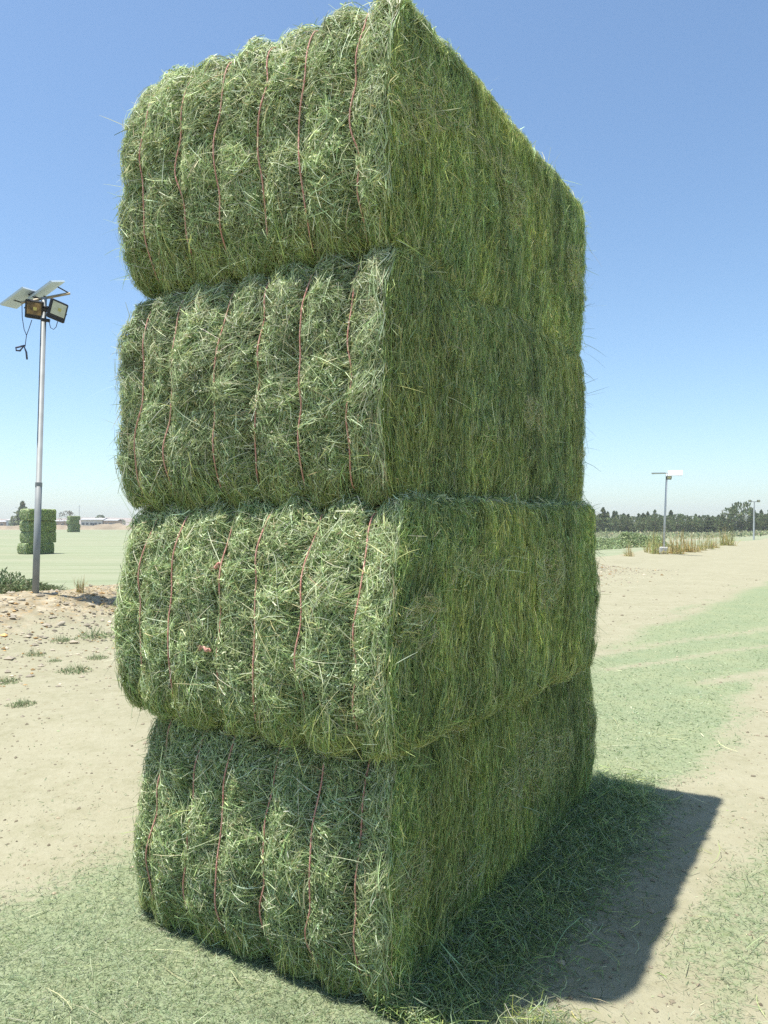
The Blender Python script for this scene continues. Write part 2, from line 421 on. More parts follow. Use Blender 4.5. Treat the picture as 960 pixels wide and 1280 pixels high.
def hay_mesh(B, dens=1.0, name='hay_body'):
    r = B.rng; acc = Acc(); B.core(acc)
    hx, hy, hz = B.half
    U = r.uniform; Nn = r.normal
    # string-tied end facing the camera and the far end
    for face, cnt in (('front', 44000), ('back', 7000)):
        n = int(cnt * dens)
        a = U(-hy, hy, n); b_ = U(-hz, hz, n)
        dist = np.min(np.abs(a[:, None] - B.yk[None]), 1); keep = (dist > .017) | (U(0, 1, n) < .2)
        a, b_, dist = a[keep], b_[keep], dist[keep]; n = len(a)
        c0 = B.pts(face, a, b_)
        ang = 3.3 * vnoise(c0 * 5, B.seed + 20) + Nn(0, .75, n)
        Ln = np.clip(r.lognormal(math.log(.040), .55, n), .010, .16); Wd = U(.0016, .0036, n) * (1 + .3 * (Ln < .03))
        col = pick(r, n, PAL_END) * (1 + .28 * vnoise(c0 * 7, B.seed + 30))[:, None]
        deep = U(0, 1, n) ** 1.6; off = (-.006 + .026 * deep) * np.clip(dist / .03, .3, 1)
        B.strands(acc, face, a, b_, ang, Ln, Wd, col, off, Nn(0, .30, n), Nn(0, .10, n), Nn(0, .8, n), lump=.020)
        # leaf crumbs: short wide flecks
        n = int(cnt * .6 * dens); a = U(-hy, hy, n); b_ = U(-hz, hz, n); c0 = B.pts(face, a, b_)
        B.strands(acc, face, a, b_, U(0, 6.3, n), U(.008, .022, n), U(.003, .0065, n), pick(r, n, PAL_END), U(-.004, .02, n), Nn(0, .5, n), Nn(0, .5, n), U(-1.4, 1.4, n), K=3, lump=.016)
        # long stems lying across
        n = int(cnt * .035 * dens); a = U(-hy, hy, n); b_ = U(-hz, hz, n)
        B.strands(acc, face, a, b_, U(0, 6.3, n), U(.08, .22, n), U(.0018, .0034, n), pick(r, n, PAL_PALE + PAL_END), U(.008, .030, n), Nn(0, .12, n), Nn(0, .07, n), Nn(0, .5, n), K=5)
        # fringe of long pale stems hanging down at both vertical corners
        for sgn, k in ((-1, .30), (1, .15)):
            n = int((2100 if face == 'front' else 500) * k * dens); a = sgn * (hy - np.abs(Nn(0, .055, n)) + .01); b_ = U(-hz, hz, n)
            B.strands(acc, face, a, b_, math.pi / 2 + Nn(0, .55, n), U(.03, .12, n), U(.0016, .0032, n), pick(r, n, PAL_PALE + PAL_END), U(.0, .035, n), Nn(0, .10, n), Nn(0, .09, n), Nn(0, .6, n), K=5)
        # hanging stems along the lower edge
        n = int(2600 * dens * (1 if face == 'front' else .25)); a = U(-hy, hy, n); b_ = -hz + np.abs(Nn(.03, .07, n))
        B.strands(acc, face, a, b_, -math.pi / 2 + Nn(0, .45, n), U(.05, .17, n), U(.0016, .0034, n), pick(r, n, PAL_SIDE + [((.30, .31, .12), 4)]), U(0, .03, n), U(-.02, .3, n), Nn(0, .25, n), Nn(0, .6, n), K=5)
    # flaked long sides: stems run mostly up and down
    for face, cnt in (('right', 105000), ('left', 15000)):
        n = int(cnt * dens)
        a = U(-hx, hx, n); b_ = U(-hz, hz, n); c0 = B.pts(face, a, b_)
        messy = sst(.1, .7, vnoise(c0 * np.array([1.6, 1, 3.5]), B.seed + 40) + .45 * vnoise(c0 * 8, B.seed + 41))
        ang = math.pi / 2 + .22 * vnoise(c0 * 4, B.seed + 42) + Nn(0, 1, n) * (.27 + .75 * messy) + np.pi * (U(0, 1, n) < .5)
        Ln = np.clip(r.lognormal(math.log(.046), .62, n), .012, .22) * (1 - .3 * messy); Wd = U(.0011, .0024, n)
        fl = vnoise(np.stack([a * 13, b_ * 1.2, b_ * 0], -1), B.seed + 43); fl2 = vnoise(np.stack([a * 3.2, b_ * 2.2, b_ * 0], -1), B.seed + 44)
        col = pick(r, n, PAL_SIDE) * ((1 + .36 * fl + .26 * fl2 + .30 * messy) * r.lognormal(0, .25, n))[:, None]
        col = col * (1 + np.stack([.14 * fl2, .03 * fl2, -.12 * fl2], -1))
        off = -.008 + .030 * U(0, 1, n) ** 2.2
        B.strands(acc, face, a, b_, ang, Ln, Wd, col, off, Nn(0, .12, n), Nn(0, .09, n), Nn(0, .8, n), lump=.018)
        # short broken bits caught between the stems
        n = int(cnt * .30 * dens); a = U(-hx, hx, n); b_ = U(-hz, hz, n)
        B.strands(acc, face, a, b_, math.pi / 2 + Nn(0, .9, n), U(.012, .04, n), U(.0016, .0042, n), pick(r, n, PAL_SIDE) * 1.12, U(.0, .018, n), Nn(0, .3, n), Nn(0, .2, n), Nn(0, .9, n), K=3, lump=.012)
        # combed-out stems
        n = int(cnt * .03 * dens); a = U(-hx, hx, n); b_ = U(-hz, hz, n)
        B.strands(acc, face, a, b_, math.pi / 2 + Nn(0, .7, n), U(.05, .16, n), U(.0014, .003, n), pick(r, n, PAL_SIDE + PAL_PALE[:1]), U(.008, .026, n), Nn(0, .08, n), Nn(0, .12, n), Nn(0, .6, n), K=5)
        # pale tangled patches where flakes were crushed, about half way up
        n = int(cnt * .16 * dens); a = U(-hx, hx, n); b_ = Nn(0, .08, n) + .10 * vnoise(np.stack([a * 1.7, 0 * a, 0 * a], -1), B.seed + 48)
        k_ = vnoise(np.stack([a * 3.3, b_ * 4, 0 * a], -1), B.seed + 49) > .12; a, b_ = a[k_], b_[k_]; n = len(a)
        B.strands(acc, face, a, b_, Nn(0, .9, n), U(.02, .10, n), U(.0013, .0028, n), pick(r, n, PAL_SIDE + PAL_PALE + [((.56, .52, .30), 5)]) * 1.1, U(.006, .034, n), Nn(0, .2, n), Nn(0, .25, n), Nn(0, .7, n), lump=.014)
        # untidy yellow-green wisps along the lower and upper seam
        n = int(cnt * .04 * dens); a = U(-hx, hx, n); b_ = np.where(U(0, 1, n) < .7, -1, 1) * (hz - np.abs(Nn(0, .025, n)))
        B.strands(acc, face, a, b_, np.where(U(0, 1, n) < .5, 0, -math.pi / 2) + Nn(0, .6, n), U(.03, .11, n), U(.0014, .0028, n), pick(r, n, PAL_SIDE + [((.40, .41, .13), 6)]), U(.0, .024, n), U(-.05, .25, n), Nn(0, .1, n), Nn(0, .6, n), K=5)
    for face, cnt in (('top', 14000), ('bottom', 5000)):
        n = int(cnt * dens); a = U(-hx, hx, n); b_ = U(-hy, hy, n)
        B.strands(acc, face, a, b_, U(0, 6.3, n), U(.03, .12, n), U(.002, .004, n), pick(r, n, PAL_END), U(-.004, .02, n), Nn(0, .2, n), Nn(0, .3, n), Nn(0, .7, n))
        # edges of the top: stems along both long edges catch the sun
        n = int(cnt * .16 * dens); a = U(-hx, hx, n); b_ = np.where(U(0, 1, n) < .6, -1, 1) * (hy - np.abs(Nn(0, .035, n)))
        B.strands(acc, face, a, b_, U(0, 6.3, n), U(.03, .13, n), U(.002, .004, n), pick(r, n, PAL_END), U(-.002, .028, n), Nn(0, .35, n), Nn(0, .3, n), Nn(0, .7, n))
    # stray stems poking out
    for face, cnt in (('front', 170), ('right', 260), ('left', 160), ('back', 200), ('top', 120)):
        ax, sg, ia, ib = FACES[face]; n = int(cnt * max(dens, .5))
        a = U(-1, 1, n); e = U(0, 1, n) < .6; a = np.where(e, np.sign(a) * U(.93, 1, n), a) * B.half[ia]; b_ = U(-1, 1, n) * B.half[ib]
        p0 = B.surf(B.pts(face, a, b_)); nn = B.normal(face, a, b_)
        d = nrm(nn * U(.25, 1, (n, 1)) + Nn(0, .55, (n, 3)) + np.array([0, 0, -.15])); d = np.where((np.sum(d * nn, -1) < .1)[:, None], nrm(d + nn), d)
        Ln = np.clip(r.lognormal(math.log(.065), .5, n), .03, .2); t_ = np.linspace(-.15, 1, 5)
        P = p0[:, None] + d[:, None] * (Ln[:, None] * t_)[..., None]; P[..., 2] -= (Ln * U(-.1, .4, n))[:, None] * t_[None] ** 2
        acc.add(*ribbons(P, nrm(nn + Nn(0, .4, (n, 3))), U(.0014, .0028, n), Nn(0, 1, n), pick(r, n, PAL_SIDE + PAL_END)))
    acc.C = [c_ * B.tint for c_ in acc.C]
    return acc.mesh(name, M_hay)

def twine_path(B, k):
    y = B.yk[k]; hx, hy, hz = B.half; out = []
    for face, tt in (('front', np.linspace(-hz, hz, 46)), ('top', np.linspace(-hx, hx, 50)), ('back', np.linspace(hz, -hz, 46)), ('bottom', np.linspace(hx, -hx, 50))):
        yy = y + .003 * np.array([vnoise(np.array([[v * 5, k * 7.1, 3.]]), B.seed)[0] for v in tt])
        if face in ('front', 'back'): a, b_ = yy, tt
        else: a, b_ = tt, yy
        p = B.surf(B.pts(face, a, b_)); n = B.normal(face, a, b_)
        lift = (  .009 + .038 * (1 - (tt / hz) ** 4))[:, None] if face in ('front', 'back') else .004
        out.append((p + n * lift)[1:-1])
    P = np.concatenate(out); return np.concatenate([P, P[:2]])

STACK = empty  # (each bale is a thing of its own)
seams = [0.0, .895, 1.775, 2.715, 3.665]
#            shift along (EV, EU), yaw, kwargs, label
BALES = [
    (-.032, .018, 0.2, dict(pill=.05, yl=.11, yr=.012, bulge=.035, L=2.41, W=1.29, lean=.05), 'bottom hay bale of the tall stack, on the ground and half shaded from above'),
    (-.215, .0, -2.2, dict(pill=.055, yl=.06, yr=.012, bulge=.035, W=1.44, L=2.12, lean=.045), 'jutting third bale from the top of the tall stack, two frayed twine knots on it'),
    (-.085, .085, -.4, dict(pill=.07, yl=.05, yr=.012, bulge=.03, W=1.40, L=2.27, lean=.02), 'second bale from the top of the tall stack, below the topmost one'),
    (-.06, .085, .3, dict(pill=.08, yl=.05, yr=.015, bulge=.04, W=1.39, L=2.29), 'topmost hay bale of the tall stack, its ridged top against the sky'),
]
for i, (dv, du, yaw, kw, lab) in enumerate(BALES):
    h = seams[i + 1] - seams[i]
    B = Bale(h + .018, 101 + i * 17, **kw)
    c = STACK_C + EV * dv + EU * du
    root = empty('hay_bale', (c[0], c[1], seams[i] + h / 2 + .006), (rad(1.7 if i == 3 else 0), 0, ANG + rad(yaw)))
    tag(root, lab, 'hay bale', 'big hay bales of the tall stack')
    link('hay_body', hay_mesh(B), root)
    for k in range(6):
        P = twine_path(B, k)
        tw = MB().tube(P, .0031, 6, cap=False).build('twine', M_twine, root, smooth=True)
        if i == 1 and k in (3,):
            for zz, dy, q in ((.20, .028, 0), (-.13, .02, 1)):
                a = np.array([B.yk[k]]); p = B.surf(B.pts('front', a, np.array([zz])))[0] + np.array([-.046, 0, 0])
                t_ = np.linspace(0, 1, 9)[:, None]
                P2 = p + np.array([-.002, .004, -.004]) + t_ * np.array([-.010, .030, -.020 + .034 * q]) + np.sin(t_ * 8) * np.array([.003, .002, .004])
                kn = MB().tube(P2, [.004, .006, .0075, .006, .0075, .007, .0055, .005, .004], 7)
                kn.tube(P2[2:6] + np.array([-.004, -.003, .005]), [.003, .0045, .0045, .003], 6)
                for j in range(10):
                    e = P2[-1] + np.array([RNG.normal(-.004, .004), abs(RNG.normal(.016, .008)), RNG.normal(-.008, .010)])
                    kn.tube([P2[-2], P2[-1], e], .0009, 4)
                kn.build('twine_knot', M_twine, tw, smooth=True)

# distant stacks of the same bales
def far_bale_mesh(h, seed):
    B = Bale(h, seed, pill=.09, yl=.1, yr=.06, bulge=.06); B.r = .085; acc = Acc(); r = B.rng; hx, hy, hz = B.half
    B.core(acc, 0, .06)
    acc.C[-6:] = [c_ * 1.0 for c_ in acc.C[-6:]]
    for face, n, (ia, ib) in (('front', 2200, (1, 2)), ('right', 3200, (0, 2)), ('left', 2500, (0, 2)), ('back', 1500, (1, 2)), ('top', 1800, (0, 1))):
        a = r.uniform(-1, 1, n) * B.half[ia]; b_ = r.uniform(-1, 1, n) * B.half[ib]
        ang = r.uniform(0, 6.3, n) if face in ('front', 'back', 'top') else math.pi / 2 + r.normal(0, .25, n)
        B.strands(acc, face, a, b_, ang, r.uniform(.07, .2, n), r.uniform(.012, .025, n), pick(r, n, PAL_END if face in ('front', 'back', 'top') else PAL_SIDE), r.uniform(0, .03, n), r.normal(0, .15, n), r.normal(0, .2, n), r.normal(0, .6, n))
    return acc.mesh('far_hay_bale', M_hay)
far_me = [far_bale_mesh(.90, 301), far_bale_mesh(.90, 317)]
def far_stack(px, d, z0, yaw, hs, names, group, k):
    x = (px - 480) / 960 * d
    for i, lab in enumerate(names):
        o = link('hay_bale', far_me[(i + k) % 2])
        j = np.random.default_rng(k * 10 + i)
        o.location = (x + j.normal(0, .09), d + j.normal(0, .09), z0 + .9 * hs * (i + .5)); o.rotation_euler = (0, 0, rad(yaw + j.normal(0, 2))); o.scale = (1, 1, hs)
        tag(o, lab, 'hay bale', group)
far_stack(47, 62, height(-28, 62) - .01, 57, 1.0, ['%s hay bale of the far stack seen behind the lamp pole' % w_ for w_ in ('lowest', 'second lowest', 'second highest', 'topmost')], 'bales of the far stack behind the lamp pole', 1)
far_stack(92, 172, height(-69.5, 172) - .01, 55, 1.0, ['%s hay bale of the small most distant stack near the buildings' % w_ for w_ in ('lowest', 'second lowest', 'second highest', 'topmost')], 'bales of the most distant stack', 2)

# ------------------------------------------------------------------ loose hay and chaff on the ground (uncountable)
acc = Acc(); r = np.random.default_rng(55)
def flat_bits(x, y, Ln, Wd, col, lift, pitch, ang=None, curl=.25):
    n = len(x); ang = r.uniform(0, 6.3, n) if ang is None else ang
    t_ = np.linspace(-.5, .5, 4)[None]; cv = r.normal(0, curl, n)
    u = Ln[:, None] * t_; v = (cv * Ln)[:, None] * (4 * t_ * t_ - 1) * .5
    Xp = x[:, None] + u * np.cos(ang)[:, None] - v * np.sin(ang)[:, None]; Yp = y[:, None] + u * np.sin(ang)[:, None] + v * np.cos(ang)[:, None]
    Zp = height(x, y)[:, None] + lift[:, None] + np.abs(u * pitch[:, None]) * np.sign(u * pitch[:, None]) + np.abs(pitch * Ln)[:, None] * .5
    N = nrm(np.stack([r.normal(0, .35, n), r.normal(0, .35, n), np.ones(n)], -1))
    acc.add(*ribbons(np.stack([Xp, Yp, Zp], -1), N, Wd, r.normal(0, .5, n), col))
PAL_CH = [((.20, .26, .14), 4), ((.28, .34, .20), 4), ((.36, .40, .26), 2), ((.13, .18, .07), 2), ((.42, .42, .26), .8)]
def scatter(n, d0, d1, keep_min, wmul):
    d = d0 * (d1 / d0) ** r.uniform(0, 1, n); az = r.uniform(-.78, .78, n)
    x = d * np.sin(az); y = d * np.cos(az)
    k = r.uniform(0, 1, n) < np.maximum(chaff_mask(x, y) ** 1.3, keep_min)
    x, y, d = x[k], y[k], d[k]; n = len(x)
    flat_bits(x, y, np.clip(r.lognormal(math.log(.014), .6, n), .005, .12) * (.85 if wmul > 1 else 1), r.uniform(.0013, .0034, n) * wmul * np.clip(d / 4, .8, 2.0), pick(r, n, PAL_CH) * (1.15 if wmul > 1 else 1), r.uniform(.0, .006, n) + .016 * np.maximum(n2(x * 11, y * 11, 61) + .5 * n2(x * 28, y * 28, 62), 0) * chaff_mask(x, y), r.normal(0, .35, n), curl=.1)
scatter(230000, 2.2, 5.5, .03, 1.0)
scatter(140000, 5.0, 20, .012, 1.4)
# a few long pale stems
n = 420; d = r.uniform(2.4, 7, n); az = r.uniform(-.7, .7, n); x = d * np.sin(az); y = d * np.cos(az); k = r.uniform(0, 1, n) < chaff_mask(x, y) + .03; x, y = x[k], y[k]; n = len(x)
flat_bits(x, y, r.uniform(.08, .24, n), r.uniform(.002, .0045, n), pick(r, n, PAL_PALE), r.uniform(.004, .014, n), r.normal(0, .06, n), curl=.15)
# loose hay spilled along the shaded long side and around the base
def local(xl, yl):
    c = STACK_C + np.outer(xl, EV) + np.outer(yl, EU); return c[:, 0], c[:, 1]
def spill(n, xl, t_, hgt, lmin, lmax, pal):
    x, y = local(xl, -BW / 2 - t_)
    flat_bits(x, y, r.uniform(lmin, lmax, n), r.uniform(.0016, .0036, n), pick(r, n, pal), r.uniform(0, 1, n) * hgt * np.exp(-np.maximum(t_, 0) / .16), r.normal(0, .35, n))
n = 34000; spill(n, r.uniform(-BL / 2 - .05, BL / 2 + .25, n), np.abs(r.normal(0, .15, n)) * (1 + .6 * r.uniform(0, 1, n)) - .03, .09, .015, .09, PAL_SIDE + PAL_CH)
n = 330; spill(n, r.uniform(-BL / 2 - .05, BL / 2 + .25, n), np.abs(r.normal(0, .26, n)), .08, .10, .22, PAL_SIDE + PAL_PALE[:1])
n = 9000; xl = r.uniform(-BL / 2 - .02, -BL / 2 + .10, n); x, y = local(xl, r.uniform(-BW / 2, BW / 2, n)); flat_bits(x, y, r.uniform(.02, .08, n), r.uniform(.0016, .0034, n), pick(r, n, PAL_CH), r.uniform(0, .012, n), r.normal(0, .2, n))
n = 5000; xl = BL / 2 + np.abs(r.normal(0, .22, n)); x, y = local(xl, r.uniform(-BW / 2 - .3, BW / 2, n)); flat_bits(x, y, r.uniform(.03, .12, n), r.uniform(.0016, .0036, n), pick(r, n, PAL_SIDE), r.uniform(0, .05, n), r.normal(0, .3, n))
# sunlit tuft of loose stems in front of the shadow
n = 420; x = .52 + r.normal(0, .07, n); y = 2.60 + r.normal(0, .03, n); flat_bits(x, y, r.uniform(.02, .10, n), r.uniform(.0016, .003, n), pick(r, n, PAL_CH + [((.33, .36, .10), 4)]), r.uniform(0, .03, n), r.normal(0, .4, n))
# mown remains over the field just beyond the bank, coarse
o = link('hay_chaff', acc.mesh('hay_chaff', M_hay)); tag(o, 'green chopped hay chaff strewn over the sand around the stack', 'chaff', kind='stuff')

# clods and gravel on the sand (uncountable)
r = np.random.default_rng(77)
ph = np.array([(0, 0, 1), (0, 0, -1), (1, 0, 0), (-1, 0, 0), (0, 1, 0), (0, -1, 0)], float)
tri = np.array([(0, 2, 4), (0, 4, 3), (0, 3, 5), (0, 5, 2), (1, 4, 2), (1, 3, 4), (1, 5, 3), (1, 2, 5)])
def pebbles(x, y, sz, col):
    n = len(x); V = ph[None] * sz[:, None, None] * r.uniform(.5, 1.2, (n, 6, 1)) * np.array([1, 1, .55]); a = r.uniform(0, 6.3, n)
    ca, sa = np.cos(a)[:, None], np.sin(a)[:, None]
    V = np.stack([V[..., 0] * ca - V[..., 1] * sa, V[..., 0] * sa + V[..., 1] * ca, V[..., 2]], -1) + np.stack([x, y, height(x, y) + sz * .15], -1)[:, None]
    F = (tri[None] + (np.arange(n) * 6)[:, None, None]).reshape(-1, 3)
    return V.reshape(-1, 3), F, np.repeat(col, 6, 0)
n = 14000; d = 2.4 * (30 / 2.4) ** r.uniform(0, 1, n); az = r.uniform(-.75, .75, n); x, y = d * np.sin(az), d * np.cos(az)
k = r.uniform(0, 1, n) > chaff_mask(x, y) * 1.2; x, y, d = x[k], y[k], d[k]; n = len(x)
v1 = pebbles(x, y, r.lognormal(math.log(.0055), .6, n) * np.clip(d / 6, .8, 1.6), np.array([.36, .31, .22]) * r.lognormal(0, .3, (n, 1)))
n = 16000; s = r.uniform(-6, 30, n); nn = 10.9 - np.abs(r.normal(0, 1.7, n)) + r.normal(.5, .5, n); x, y = s * DS[0] + nn * DN[0], s * DS[1] + nn * DN[1]
v2 = pebbles(x, y, r.lognormal(math.log(.017), .6, n), np.where(r.uniform(0, 1, (n, 1)) < .25, np.array([.40, .27, .12]), np.array([.44, .39, .30])) * r.lognormal(0, .25, (n, 1)))
a2 = Acc(); a2.add(*v1); a2.add(*v2)
o = link('gravel', a2.mesh('gravel', M_leaf)); tag(o, 'pebbles and rubble strewn over the sand and the low bank', 'gravel', kind='stuff')

# bigger single stones on the bank
import bmesh
def stone_mesh(seed):
    bm = bmesh.new(); bmesh.ops.create_icosphere(bm, subdivisions=2, radius=1.0); rr = np.random.default_rng(seed)
    co = np.array([v.co for v in bm.verts]); k = 1 + .28 * vnoise(co * 1.5 + 7, seed) + .12 * vnoise(co * 4, seed + 1); co = co * k[:, None] * np.array([1, .72, .5])
    for q in range(5):
        d = nrm(rr.normal(0, 1, 3)); h_ = rr.uniform(.35, .6); over = co @ d - h_; co = co - np.maximum(over, 0)[:, None] * d * .85
    for v, c in zip(bm.verts, co): v.co = c
    me = bpy.data.meshes.new('stone'); bm.to_mesh(me); bm.free(); me.materials.append(M_stone); return me
sm = [stone_mesh(k) for k in (1, 2, 3, 4)]
for k in range(46):
    s = r.uniform(2, 17); nn = 10.9 + r.normal(0, .8); x, y = s * DS[0] + nn * DN[0], s * DS[1] + nn * DN[1]; z = float(height(x, y)); q = float(r.uniform(.03, .085))
    o = link('stone', sm[k % 4], loc=(x, y, z + q * .2)); o.scale = (q * 1.2, q, q * .8); o.rotation_euler = (r.normal(0, .3), r.normal(0, .3), r.uniform(0, 6.3))
    tag(o, 'pale angular stone lying in the rubble of the low bank by the solar lamp', 'stone', 'stones on the low bank')

# ------------------------------------------------------------------ plants
def blades(n, h0, h1, spread, wd, lean, pal, seed, K=4, droop=.2, width_top=None):
    rr = np.random.default_rng(seed); Ln = rr.uniform(h0, h1, n); a = rr.uniform(0, 6.3, n); le = np.abs(rr.normal(0, lean, n))
    rad_ = spread * np.sqrt(rr.uniform(0, 1, n)); a0 = rr.uniform(0, 6.3, n)
    t_ = np.linspace(0, 1, K)[None]
    hor = (Ln * np.sin(le))[:, None] * t_ + (Ln * droop)[:, None] * t_ ** 2.5 * np.sin(le)[:, None]; ver = (Ln * np.cos(le))[:, None] * t_ - (Ln * droop * np.sin(le))[:, None] * t_ ** 2
    P = np.stack([(rad_ * np.cos(a0))[:, None] + hor * np.cos(a)[:, None], (rad_ * np.sin(a0))[:, None] + hor * np.sin(a)[:, None], ver], -1)
    N = nrm(np.stack([np.cos(a), np.sin(a), .3 + 0 * a], -1)); return ribbons(P, N, np.full(n, wd) * rr.uniform(.6, 1.3, n), rr.normal(0, .8, n), pick(rr, n, pal), taper=(.8, 1, .8, .15))
PAL_WEED = [((.20, .26, .13), 4), ((.27, .32, .17), 3), ((.36, .34, .20), 2)]
PAL_DRY = [((.52, .40, .17), 4), ((.44, .31, .12), 3), ((.38, .38, .14), 2), ((.56, .48, .27), 1)]
def on_ground(px, py):
    """first ground point met along the line of sight through photo pixel (960x1280)"""
    d = np.geomspace(2, 400, 6000); x = (px - 480) / 960 * d
    gap = CAM_H - (py - 655) / 960 * d - height(x, d); k = int(np.argmax(gap < 0))
    return float(x[k]), float(d[k]), float(height(x[k], d[k]))
def weed_mesh(seed, kind='weed'):
    a = Acc()
    if kind == 'weed':
        a.add(*blades(70, .05, .16, .10, .006, .8, PAL_WEED, seed)); a.add(*blades(260, .015, .05, .20, .011, 1.2, PAL_WEED, seed + 1, K=4))
    return a.mesh('weed', M_leaf)
wm = [weed_mesh(k) for k in (5, 15, 25)]
WEEDS = [(95, 838, .95, 'largest sprawling green weed on the bare sand left of the stack'), (28, 880, .8, 'low green weed at the left edge of the sand, the nearest one'), (10, 852, .8, 'green weed on the sand at the left picture edge above the nearest one'),
         (116, 795, 1.1, 'tall grey green weed on the sand beside the third bale'), (78, 800, .75, 'small green weed on the sand left of the tall grey green one'), (42, 818, .7, 'small green weed in the middle of the sandy patch'), (122, 822, .6, 'sparse little weed close to the left side of the stack'), (68, 826, .45, 'tiny pale weed between two larger weeds on the sand')]
for k, (px, py, sc, lab) in enumerate(WEEDS):
    x, y, z = on_ground(px, py); o = link('weed', wm[k % 3], loc=(x, y, z)); o.scale = (sc * y / 8.5, sc * y / 8.5, sc * .8 * y / 8.5); o.rotation_euler = (0, 0, k * 1.3)
    tag(o, lab, 'weed', 'weeds on the sand')
# dry stalk plant and green shrub on the bank
a = Acc(); a.add(*blades(20, .14, .34, .05, .012, .16, PAL_DRY, 60, K=5)); a.add(*blades(70, .03, .14, .07, .012, .7, PAL_DRY, 61)); a.add(*blades(20, .1, .28, .05, .012, .2, PAL_WEED, 62))
x, y, z = on_ground(101, 741); tag(link('dry_plant', a.mesh('dry_plant', M_leaf), loc=(x, y, z - .02)), 'single upright dry stalk plant on the bank right of the lamp pole', 'plant')
def shrub_mesh(name, seed, R, H, n, leaf, pal, stems=14):
    rr = np.random.default_rng(seed); a = Acc()
    th = rr.uniform(0, 6.3, n); ph_ = rr.uniform(0, 1, n); rad_ = rr.uniform(.45, 1, n) ** .6
    d = np.stack([np.cos(th) * np.sqrt(1 - ph_ ** 2), np.sin(th) * np.sqrt(1 - ph_ ** 2), ph_], -1)
    lump = 1 + .35 * vnoise(d * 2.3 + seed, seed)
    P = d * (rad_ * lump)[:, None] * np.array([R, R, H]); keep = vnoise(P / R * 3.5, seed + 3) > -.45; P = P[keep]; d = d[keep]; n = len(P)
    dir_ = nrm(d + rr.normal(0, .6, (n, 3)) + np.array([0, 0, .3])); L_ = leaf * rr.uniform(.6, 1.5, n); t_ = np.linspace(0, 1, 3)
    a.add(*ribbons(P[:, None] + dir_[:, None] * (L_[:, None] * t_)[..., None], nrm(rr.normal(0, 1, (n, 3))), L_ * .38, rr.normal(0, 1, n), pick(rr, n, pal), taper=(.5, 1, .2)))
    a.add(*blades(stems, H * .5, H * .95, R * .25, .03 * H, .5, [((.12, .09, .06), 1)], seed + 8))
    return a.mesh(name, M_leaf)
PAL_SHR = [((.12, .17, .075), 4), ((.19, .24, .12), 3), ((.27, .28, .15), 2)]
s1 = shrub_mesh('shrub', 71, .62, .52, 4500, .05, PAL_SHR); s2 = shrub_mesh('shrub', 72, .5, .42, 3600, .045, PAL_SHR + PAL_DRY[:2])
for (px, py, me, sc, lab) in ((12, 738, s1, 1.25, 'green shrub behind the rubble at the left picture edge'), (-38, 742, s2, 1.3, 'dusty shrub just outside the left picture edge'), (34, 737, s2, .8, 'low dusty shrub touching the left of the lamp pole'), (57, 735, s1, .55, 'small green shrub at the right foot of the lamp pole')):
    x, y, z = on_ground(px, 748); x *= 1.10; y *= 1.10; o = link('shrub', me, loc=(x, y, float(height(x, y)) - .03)); o.scale = (sc, sc, sc * .74); o.rotation_euler = (0, 0, px)
    tag(o, lab, 'shrub', 'shrubs on the bank')
# dry straw litter on the bank (uncountable)
acc = Acc(); r = np.random.default_rng(80); n = 9000; s_q = r.uniform(0, 26, n); nn = 11.2 + r.normal(0, .75, n); x = s_q * DS[0] + nn * DN[0]; y = s_q * DS[1] + nn * DN[1]
k = (n2(x * .9, y * .9, 64) + .5 * n2(x * 3, y * 3, 65)) > -.05; x, y = x[k], y[k]; n = len(x)
flat_bits(x, y, r.uniform(.05, .22, n), r.uniform(.004, .011, n), pick(r, n, [((.46, .36, .17), 3), ((.40, .27, .11), 2), ((.50, .44, .28), 3), ((.30, .22, .12), 1)]), r.uniform(0, .05, n), r.normal(0, .5, n))
tag(link('dry_straw', acc.mesh('dry_straw', M_leaf)), 'yellow dry straw litter on the low bank around the lamp foot', 'straw', kind='stuff')
# reeds beside the right-hand lamp
rm = []
for k in range(4):
    a = Acc(); pal = PAL_DRY if k % 2 == 0 else [((.36, .35, .12), 4), ((.48, .40, .17), 3), ((.25, .29, .10), 2)]
    a.add(*blades(26, .7, 1.5, .35, .035, .18, pal, 90 + k, K=5, droop=.4)); a.add(*blades(60, .2, .9, .45, .035, .6, pal, 95 + k, K=4, droop=.6)); rm.append(a.mesh('reed_clump', M_leaf))
rr = np.random.default_rng(81)
REEDS = [(815, 690, 1.05, 1), (822, 692, 1.15, 3), (838, 693, .85, 0), (846, 693, .95, 2), (853, 692, 1.1, 0), (861, 692, .9, 2), (868, 690, .8, 0), (876, 689, .85, 3), (884, 687, .9, 1), (892, 686, .8, 0), (905, 683, 1.15, 1), (911, 682, 1.2, 3), (786, 697, .6, 0), (831, 694, .5, 2)]
for px, py, sc, k in REEDS:
    x, y, z = on_ground(px, py); x, y = x * 1.03, y * 1.03; z = float(height(x, y)); o = link('reed_clump', rm[k], loc=(x, y, z - .05)); q = sc * .92; o.scale = (q, q, q); o.rotation_euler = (0, 0, rr.uniform(0, 6.3))
    lab = 'clump of tall dry yellowish reeds along the track edge beside the thin far lamp'
    if px == 786: lab = 'short dry brown reed tuft standing apart, nearest the hay stack'
    if px in (905, 911): lab = 'taller olive reed clump at the right end of the reed row'
    tag(o, lab, 'reeds', 'dry reeds along the track')

